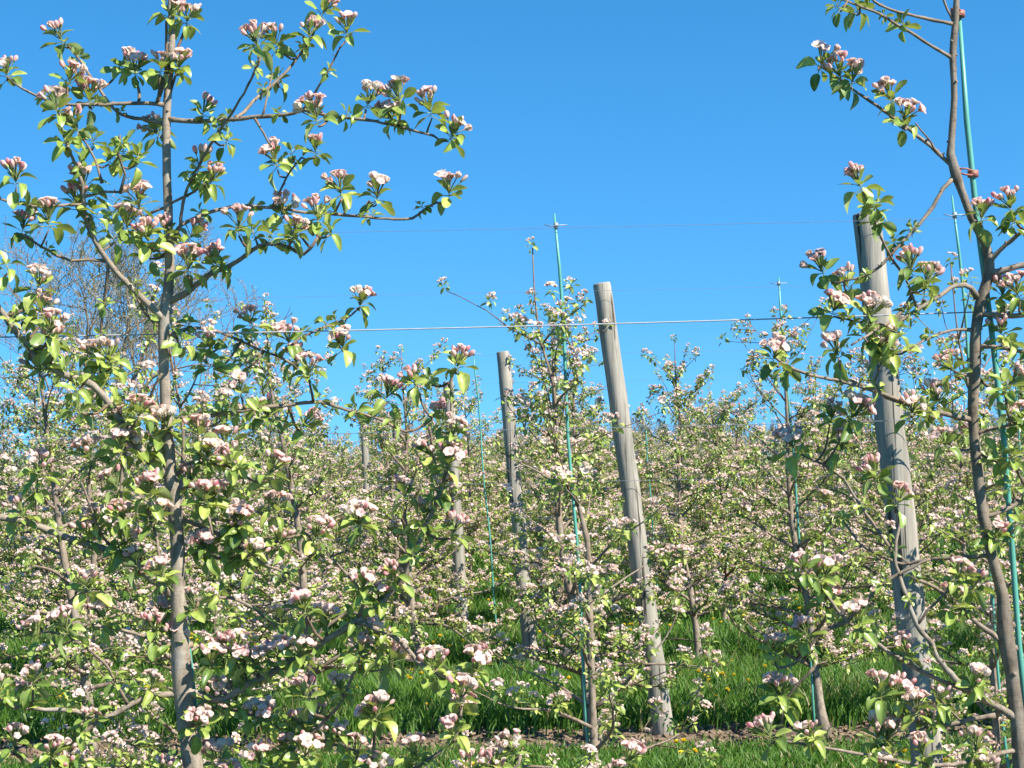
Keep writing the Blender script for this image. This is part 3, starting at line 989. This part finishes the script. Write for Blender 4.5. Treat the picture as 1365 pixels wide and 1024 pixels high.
# ------------------------------------------------------------------ posts, stakes, wires, hose
def post(top, base_px, d, wpx_top, wpx_bot, label):
    p1 = P(*top, d)
    pb = P(*base_px, d)
    dirn = pb - p1
    k = -p1.z / dirn.z
    foot = p1 + dirn * k
    foot.z = -0.15
    foot.y += .075
    org = Vector((foot.x, foot.y, 0))
    g = Geo()
    r = random.Random(int(top[0]))
    n = 24
    pts = [org + (p1 + Vector((0, .075, 0)) - org) * (i / n) + Vector((r.uniform(-.003, .003), 0, 0)) - org for i in range(n + 1)]
    pts[0].z = -.15
    r1, r2 = wpx_top * d / F / 2, wpx_bot * d / F / 2
    rr = [r2 + (r1 - r2) * i / n for i in range(n + 1)]
    rr[-1] *= .93
    pts.insert(n, pts[n] - (pts[n] - pts[n - 1]) * .08)
    rr.insert(n, r1)
    g.tube(pts, rr, 28, (1, 1, 1), True, .018, r)
    o = g.build('trellis_post', WOOD)
    o.location = org
    tag(o, label, 'post', 'wooden trellis posts')
    # flat saw-cut top
    for p in o.data.polygons:
        if p.loop_total > 8:
            p.use_smooth = False
    return o


post((1160, 281), (1242, 1020), 7.0, 37, 42, 'widest weathered wooden trellis post, close behind the crooked foreground trunk')
post((803, 376), (888, 990), 10.5, 24, 28, 'bare leaning wooden trellis post standing clear of leaves, second nearest')
post((670, 468), (710, 902), 14.0, 17.5, 20, 'wooden trellis post left of the tall green stake, blossom round its top')
post((597, 508), (617, 840), 17.5, 14, 17, 'slim wooden post just behind a rising forked foreground branch')
post((527, 545), (540, 806), 21.0, 12, 14, 'short wooden post half buried in blossom between pink foreground clusters')
post((484, 562), (494, 782), 24.5, 9, 10, 'thinnest distant wooden post with only its top above the blossom')


def stake(top, bot, d, wpx, label, tie_at=None, clip_y=None):
    p1, p0 = P(*top, d), P(*bot, d)
    k = -p1.z / (p0.z - p1.z)
    foot = p1 + (p0 - p1) * k
    org = Vector((foot.x, foot.y, 0))
    root = thing('support_stake', org, label, 'stake', 'green tree stakes')
    g = Geo()
    r = wpx * d / F / 2
    pts = [(p1 - org) * (i / 12) + Vector((.006 * math.sin(i * 1.3 + d), 0, 0)) for i in range(13)]
    pts[0].z = -.1
    g.tube(pts, [r] * 12 + [r * .6], 10, (1, 1, 1), True)
    g.build('pole', STAKE, root)
    if clip_y is not None:
        y = clip_y
        f = (y - top[1]) / (bot[1] - top[1])
        x = top[0] + (bot[0] - top[0]) * f
        c = P(x, y, d) - org
        g = Geo()
        L = .035 * (1 + d / 20)
        g.tube([c + Vector((-L, -r - .002, .004)), c + Vector((-L * .4, -r - .003, -.004)), c + Vector((0, -r - .004, .0)), c + Vector((L, -r - .003, .001))], .0022, 6)
        g.tube([c + Vector((0, 0, -.012)), c + Vector((0, 0, .012))], r + .003, 8)
        g.build('wire_clip', CLIP, root)
    for (tx, ty, bx) in (tie_at or []):
        a, b = P(tx, ty, d) - org, P(bx, ty - 3, d) - org
        g = Geo()
        for dz in (-.004, .004):
            g.tube([a + Vector((.0, -.008, dz)), (a + b) / 2 + Vector((0, -.014, dz * 1.6)), b + Vector((0, -.012, dz))], .002, 6)
        g.tube([a + Vector((0, 0, -.007)), a + Vector((0, 0, .007))], r + .005, 8)
        g.tube([b + Vector((0, 0, -.008)), b + Vector((0, 0, .008))], .0095, 10)
        g.build('tree_tie', TIE, root)
    return root


stake((1278, 22), (1362, 860), 3.52, 8, 'bright green stake tied with red clips to the crooked foreground trunk', [(1297, 232, 1275), (1279, 19, 1273)])
stake((231, 620), (258, 945), 3.56, 6, 'green stake hidden behind the thick straight trunk of the tall foreground tree')
stake((740, 285), (786, 1010), 7.0, 4.4, 'tall turquoise stake rising clear against the sky beside the snaking thin tree', None, 301)
stake((1270, 261), (1343, 1015), 7.0, 4.0, 'turquoise stake rising just left of the crooked foreground trunk', None, 287)
stake((1037, 370), (1090, 998), 10.5, 3.2, 'turquoise stake running down to the bulging pale trunk on the mulch', None, 378)
stake((631, 466), (668, 900), 14.0, 2.2, 'thin turquoise stake left of the post with blossom round its top', None, 472)
stake((1348, 452), (1385, 900), 14.0, 2.2, 'thin turquoise stake by the right edge of the orchard behind the crooked trunk', None, 458)
stake((860, 565), (880, 842), 17.5, 1.9, 'short turquoise stake just right of the bare leaning post', None)


WIRE_DULL = plain('dark_wire', (0.12, 0.14, 0.16), (0.2, 0.22, 0.24), 0.6)  # darker wire colour for every row behind the first


def wire(a, b, d, r, label, sag=0.01):
    p, q = P(*a, d), P(*b, d)
    mid = (p + q) / 2
    g = Geo()
    pts = []
    for i in range(41):
        f = i / 40
        v = p + (q - p) * f - mid
        v.z -= sag * math.sin(math.pi * f)
        pts.append(v)
    g.tube(pts, r, 6)
    o = g.build('trellis_wire', WIRE if d < 5 else WIRE_DULL)
    o.location = mid
    return tag(o, label, 'wire', 'trellis wires')


def yline(y_mid, slope=-.0222):
    return (-260, y_mid - slope * (682 + 260)), (1625, y_mid + slope * (1625 - 682))


a, b = yline(429, -.0262)
wire(a, b, 3.54, .0015, 'thickest bright trellis wire crossing both foreground trunks')
a, b = yline(302, -.021)
wire(a, b, 6.985, .0008, 'highest thin wire against the sky, clipped to the tall turquoise stake')
a, b = yline(570, -.022)
wire(a, b, 6.985, .0014, 'lower wire behind the foreground trees, tied at the snaking thin trunk')
a, b = yline(388, -.02)
wire(a, b, 10.485, .0008, 'faint wire against the sky near the top of the bare leaning post')
a, b = yline(642, -.02)
wire(a, b, 10.485, .0014, 'wire crossing the bare leaning post among the blossom')
a, b = yline(472, -.02)
wire(a, b, 13.985, .0008, 'faint wire level with the top of the post that has blossom round it')
a, b = yline(509, -.02)
wire(a, b, 17.485, .0008, 'faintest wire of all, level with the top of the slim post')

hg = Geo()
hg.tube([Vector((-4 + .4 * i, .02 * math.sin(i * .7), .02 + .006 * math.sin(i * 1.9))) for i in range(21)], .009, 8)
o = hg.build('drip_hose', HOSE)
o.location = (0, 10.22, 0.01)
tag(o, 'black irrigation hose lying along the brown bark mulch', 'hose')

# ------------------------------------------------------------------ ground, grass, mulch, dandelions
gg = Geo()
NX, NY = 24, 60
xs = np.concatenate([-np.geomspace(3000, 10, 12), np.geomspace(10, 3000, 12)])
ys = np.concatenate([[-40], np.linspace(-5, 100, 40), np.geomspace(110, 5000, 19)])
vv = [(x, y, 0.0) for y in ys for x in xs]
ll = []
for j in range(NY - 1):
    for i in range(NX - 1):
        ll += [j * NX + i, j * NX + i + 1, (j + 1) * NX + i + 1, (j + 1) * NX + i]
gg.add(vv, ll, [4] * ((NX - 1) * (NY - 1)), (1, 1, 1))
tag(gg.build('ground', GROUND), kind='structure')

mr = np.random.default_rng(4)
for row in range(1, 10):
    d = 3.5 * row
    g = Geo()
    n = int(40 + 20 * row)
    w = .42 * d + 3
    v, l = [], []
    for i in range(n + 1):
        x = -w + 2 * w * i / n
        for s in (-1, -.5, 0, .5, 1):
            v.append((x, s * (.48 + .07 * mr.standard_normal() * (abs(s) == 1)), .004 + (0 if abs(s) == 1 else .02 + .008 * mr.standard_normal())))
    for i in range(n):
        for k in range(4):
            l += [i * 5 + k, (i + 1) * 5 + k, (i + 1) * 5 + k + 1, i * 5 + k + 1]
    g.add(v, l, [4] * (n * 4), (1, 1, 1))
    o = g.build('mulch_strip', MULCH)
    o.location = (0, d, 0)
    tag(o, kind='structure')

g = Geo()
cr = random.Random(9)
for row in (3, 4, 5):
    d = 3.5 * row
    for _ in range(2600 if row == 3 else 1200):
        x = cr.uniform(-.34 * d, .34 * d)
        y = d + cr.uniform(-.5, .5)
        L, W, H = cr.uniform(.015, .05), cr.uniform(.006, .018), cr.uniform(.003, .008)
        R = basis((cr.uniform(-.5, .5), cr.uniform(-.5, .5), 1), cr.uniform(0, 6.28))
        v = np.array([(sx * L * (1 - .3 * (sx > 0)), sy * W, sz * H) for sz in (-1, 1) for sx in (-1, 1) for sy in (-1, 1)])
        g.add(v @ R.T + np.array((x, y, .034)), [0, 1, 3, 2, 4, 6, 7, 5, 0, 4, 5, 1, 2, 3, 7, 6, 0, 2, 6, 4, 1, 5, 7, 3], [4] * 6, (1, 1, 1))
tag(g.build('bark_chips', CHIP, smooth=False), 'brown bark chips scattered on the mulch under the trees', 'mulch', kind='stuff')


def grass():
    n = 330000
    u = mr.random(n)
    d = 8.6 / (1 - u * (1 - 8.6 / 46.0))                     # thins with distance
    x = (mr.random(n) * 2 - 1) * (.32 * d + .3)
    off = np.abs(((d + 1.75) % 3.5) - 1.75)                   # distance from the nearest row
    keep = (off > .42 + .1 * mr.standard_normal(n)) | (mr.random(n) < .03)
    x, d, off = x[keep], d[keep], off[keep]
    n = len(x)
    patch = .5 + .25 * np.sin(x * 1.7 + d * .9) + .25 * np.sin(x * 3.9 - d * 2.3 + 1)
    alley = np.floor(d / 3.5)
    hscale = np.where(alley <= 2, .45, 1.0)                    # the nearest alley is mown shorter
    h = (.07 + .12 * mr.random(n) ** 1.3 + .06 * patch) * hscale
    w = .0028 * (1 + d / 9) * (.7 + .6 * mr.random(n))
    a = mr.random(n) * 6.2832
    wx, wy = np.cos(a) * w, np.sin(a) * w * .5
    b = mr.random(n) * 6.2832
    lean = h * (.15 + .5 * mr.random(n))
    lx, ly = np.cos(b) * lean, np.sin(b) * lean
    z = np.zeros(n)
    V = np.stack([np.stack([x - wx, d - wy, z], 1), np.stack([x + wx, d + wy, z], 1),
                  np.stack([x + wx * .85 + lx * .3, d + wy * .85 + ly * .3, h * .6], 1), np.stack([x - wx * .85 + lx * .3, d - wy * .85 + ly * .3, h * .6], 1),
                  np.stack([x + lx, d + ly, h], 1)], 1).reshape(-1, 3)
    i0 = (np.arange(n) * 5)[:, None]
    L = (i0 + np.array([[0, 1, 2, 3, 3, 2, 4]])).ravel()
    T = np.tile(np.array([4, 3]), n)
    t = mr.random(n)[:, None]
    c = np.array([[.04, .118, .016]]) * (1 - t) + np.array([[.14, .265, .035]]) * t
    dry = mr.random(n) < .04 + .12 * (patch > .85)
    c[dry] = (.33, .28, .13)
    C = np.repeat(c, 5, axis=0)
    g = Geo()
    g.add(V, L, T, C)
    tag(g.build('grass', GRASS), 'lush green grass growing in the alleys between the tree rows', 'grass', kind='stuff')


grass()

dg, sg = Geo(), Geo()
for k in range(26):
    a, e = k * 2.4, .25 + 1.1 * (k / 26)
    d_ = np.array((math.cos(a) * math.cos(e), math.sin(a) * math.cos(e), math.sin(e)))
    t_ = np.array((-math.sin(a), math.cos(a), 0)) * .0035
    p = np.array((0, 0, .15))
    dg.add([p - t_, p + t_, p + d_ * .021 + t_, p + d_ * .021 - t_], [0, 1, 2, 3], [4], (1, 1, 1))
sg.tube([Vector((0, 0, 0)), Vector((.004, 0, .08)), Vector((0, 0, .152))], .0022, 5)
dl = thing('dandelion', (0, 0, 0), 'yellow dandelion flowering in the grass between the tree rows', 'flower', 'dandelions in the grass')
dg.build('flower_head', DANDY, dl)
sg.build('stalk', STALK, dl)
dr = random.Random(31)
spots = []
for cx, cy, n, sx, sy in ((130, 868, 16, 40, 6), (62, 925, 4, 25, 6), (262, 852, 12, 18, 6), (365, 855, 7, 25, 10), (845, 832, 16, 30, 8), (1070, 830, 18, 40, 8), (905, 992, 5, 18, 6), (1285, 1006, 8, 26, 6), (1205, 1008, 3, 14, 5), (655, 1006, 3, 20, 6), (605, 855, 4, 20, 6),
                          (560, 905, 4, 25, 6), (760, 850, 4, 50, 8), (570, 800, 14, 30, 10), (730, 780, 6, 60, 12), (960, 905, 8, 30, 8), (985, 795, 7, 60, 14), (480, 800, 6, 60, 12), (1250, 830, 6, 70, 14), (200, 800, 6, 80, 14)):
    for _ in range(n):
        px, py = cx + dr.gauss(0, sx * .6), cy + dr.gauss(0, sy * .6)
        hy = HORIZON - (px - CX) * math.tan(ROLL)
        d = F * (EYE - .15) / max(30, (py - hy))
        off = abs(((d + 1.75) % 3.5) - 1.75)
        if off < .5:
            d += .6 - off
        spots.append((P(px, py, d).x, d))
for _ in range(75):
    d = 3.5 * dr.choice((3, 3, 4, 4, 5)) + dr.uniform(.7, 2.9)
    spots.append((dr.uniform(-.3, .3) * d, d))
for i, (x, y) in enumerate(spots):
    o = dl if i == 0 else copy_tree(dl)
    o.location = (x, y, 0)
    o.rotation_euler = (dr.uniform(-.5, .3), dr.uniform(-.4, .4), dr.uniform(0, 6))
    s = dr.uniform(.85, 1.25)
    o.scale = (s, s, s)


# ------------------------------------------------------------------ trees beyond the orchard
def bare_tree(rng, height, spread, levels, trunk_r, bud_col, bud_n, up=.35):
    tg, limbs, buds = Geo(), [], Geo()

    def grow(g, p, d, ln, r, lev):
        n = 5
        pts, rr = [p.copy()], [r]
        for k in range(n):
            d = (d + Vector((rng.uniform(-.26, .26), rng.uniform(-.26, .26), rng.uniform(-.16, .17)))).normalized()
            p = p + d * (ln / n)
            pts.append(p.copy())
            rr.append(max(.013, r * (1 - .45 * (k + 1) / n)))
        g.tube(pts, rr, 7 if lev < 2 else (5 if lev < 3 else 3), (1, 1, 1) if lev < 2 else (.9, .85, .8), False)
        if lev >= levels:
            for k in range(1, n + 1):
                for _ in range(bud_n):
                    q = pts[k] + Vector((rng.gauss(0, .06), rng.gauss(0, .06), rng.gauss(0, .06)))
                    R = basis((rng.uniform(-1, 1), rng.uniform(-1, 1), rng.uniform(-.4, 1)), rng.uniform(0, 6)) * rng.uniform(.04, .085)
                    buds.inst(rng.choice(LEAF_C), R, q, lerp(bud_col, (.2, .17, .12), rng.random() * .5))
            return
        m = rng.randint(3, 4) if lev < 3 else rng.randint(3, 4)
        for j in range(m):
            i = rng.randint(2, n) if j else n
            ax = Vector((rng.uniform(-1, 1), rng.uniform(-1, 1), rng.uniform(-.2, .9)))
            nd = (d * rng.uniform(.55, .9) + ax.normalized() * rng.uniform(.5, .8) + Vector((0, 0, up * .3))).normalized()
            grow(g, pts[i], nd, ln * rng.uniform(.6, .8), rr[i] * rng.uniform(.5, .7), lev + 1)
    th = height * .24
    tg.tube([(0, 0, -.1), (.03, 0, th * .5), (0, .05, th), (.02, .03, th * 1.6)], [trunk_r * 1.2, trunk_r, trunk_r * .9, trunk_r * .6], 10, (1, 1, 1))
    nb = 8 if levels < 5 else 11
    for i in range(nb):
        g = Geo()
        a = i * 2.4 + rng.uniform(-.3, .3)
        f = i / (nb - 1)
        e = (.35 if levels < 5 else .22) + 1.0 * f
        dd = Vector((math.cos(a) * math.cos(e), math.sin(a) * math.cos(e), math.sin(e)))
        grow(g, Vector((0, 0, th * (.8 + .8 * f))), dd, spread * .30 * (1 - .1 * f), trunk_r * .5, 1)
        limbs.append(g)
    return tg, limbs, buds


br = random.Random(13)
root = thing('bare_tree', ground_at(150, 80), 'big leafless grey tree with a wide twiggy crown beyond the orchard on the left', 'tree')
tg, limbs, buds = bare_tree(br, 12.2, 15.8, 5, .26, (.26, .25, .13), 3, .05)
tg.build('trunk', FARBARK, root)
for g in limbs:
    g.build('branch', FARBARK, root)
tag(buds.build('foliage', LEAF, root), kind='stuff')

HEDGE_LABEL = 'distant half-bare grey tree rising just above the far edge of the orchard'
hedge = []
for k in range(3):
    r_ = random.Random(50 + k)
    root = thing('hedgerow_tree', (0, 0, 0), HEDGE_LABEL, 'tree', 'half-bare trees beyond the orchard')
    tg, limbs, buds = bare_tree(r_, 4.2, 4.0, 4, .09, (.2, .2, .12), 1)
    B = Geo()
    for g in limbs:
        t = g.flat()
        B.add(t.v, t.l, t.t, t.c)
    tg.build('trunk', FARBARK, root)
    B.build('branches', FARBARK, root)
    tag(buds.build('foliage', LEAF, root), kind='stuff')
    hedge.append(root)
for i, px in enumerate((360, 440, 525, 600, 690, 770, 850, 905, 950, 990, 1040, 1130, 1190, 1240, 1290, 1340)):
    o = hedge[i] if i < 3 else copy_tree(hedge[i % 3])
    o.location = ground_at(px, br.uniform(80, 96))
    o.rotation_euler.z = br.uniform(0, 6)
    s = br.uniform(.8, 1.15)
    o.scale = (s, s, s)


def conifer(px, d, h, label):
    root = thing('conifer_tree', ground_at(px, d), label, 'tree', 'dark conifers beyond the orchard')
    r = random.Random(int(px))
    t = Geo()
    t.tube([(0, 0, -.1), (0, 0, h * .97)], (.09, .015), 8, (.8, .7, .6))
    t.build('trunk', FARBARK, root)
    g = Geo()
    for k in range(900):
        f = r.random() ** .75
        z = h * (.1 + .9 * f)
        R_ = (1 - f) * h * .3 + .05
        a = r.uniform(0, 6.28)
        q = R_ * r.uniform(.25, 1.0)
        p = Vector((math.cos(a) * q, math.sin(a) * q, z - q * .3))
        ax = Vector((math.cos(a), math.sin(a), r.uniform(-.1, .5)))
        d3 = ax.normalized()
        x = d3.cross(Vector((0, 0, 1))).normalized()
        nrm = x.cross(d3)
        R = np.array(((x.x, d3.x, nrm.x), (x.y, d3.y, nrm.y), (x.z, d3.z, nrm.z))) * r.uniform(.25, .45)
        g.inst(r.choice(LEAF_C), R, p, lerp((.02, .05, .022), (.045, .085, .03), r.random()))
    g.build('crown', LEAF, root)


conifer(1082, 92, 4.5, 'dark pointed conifer beyond the orchard, the taller of two')
conifer(1112, 95, 3.7, 'dark pointed conifer beyond the orchard, the lower of two')
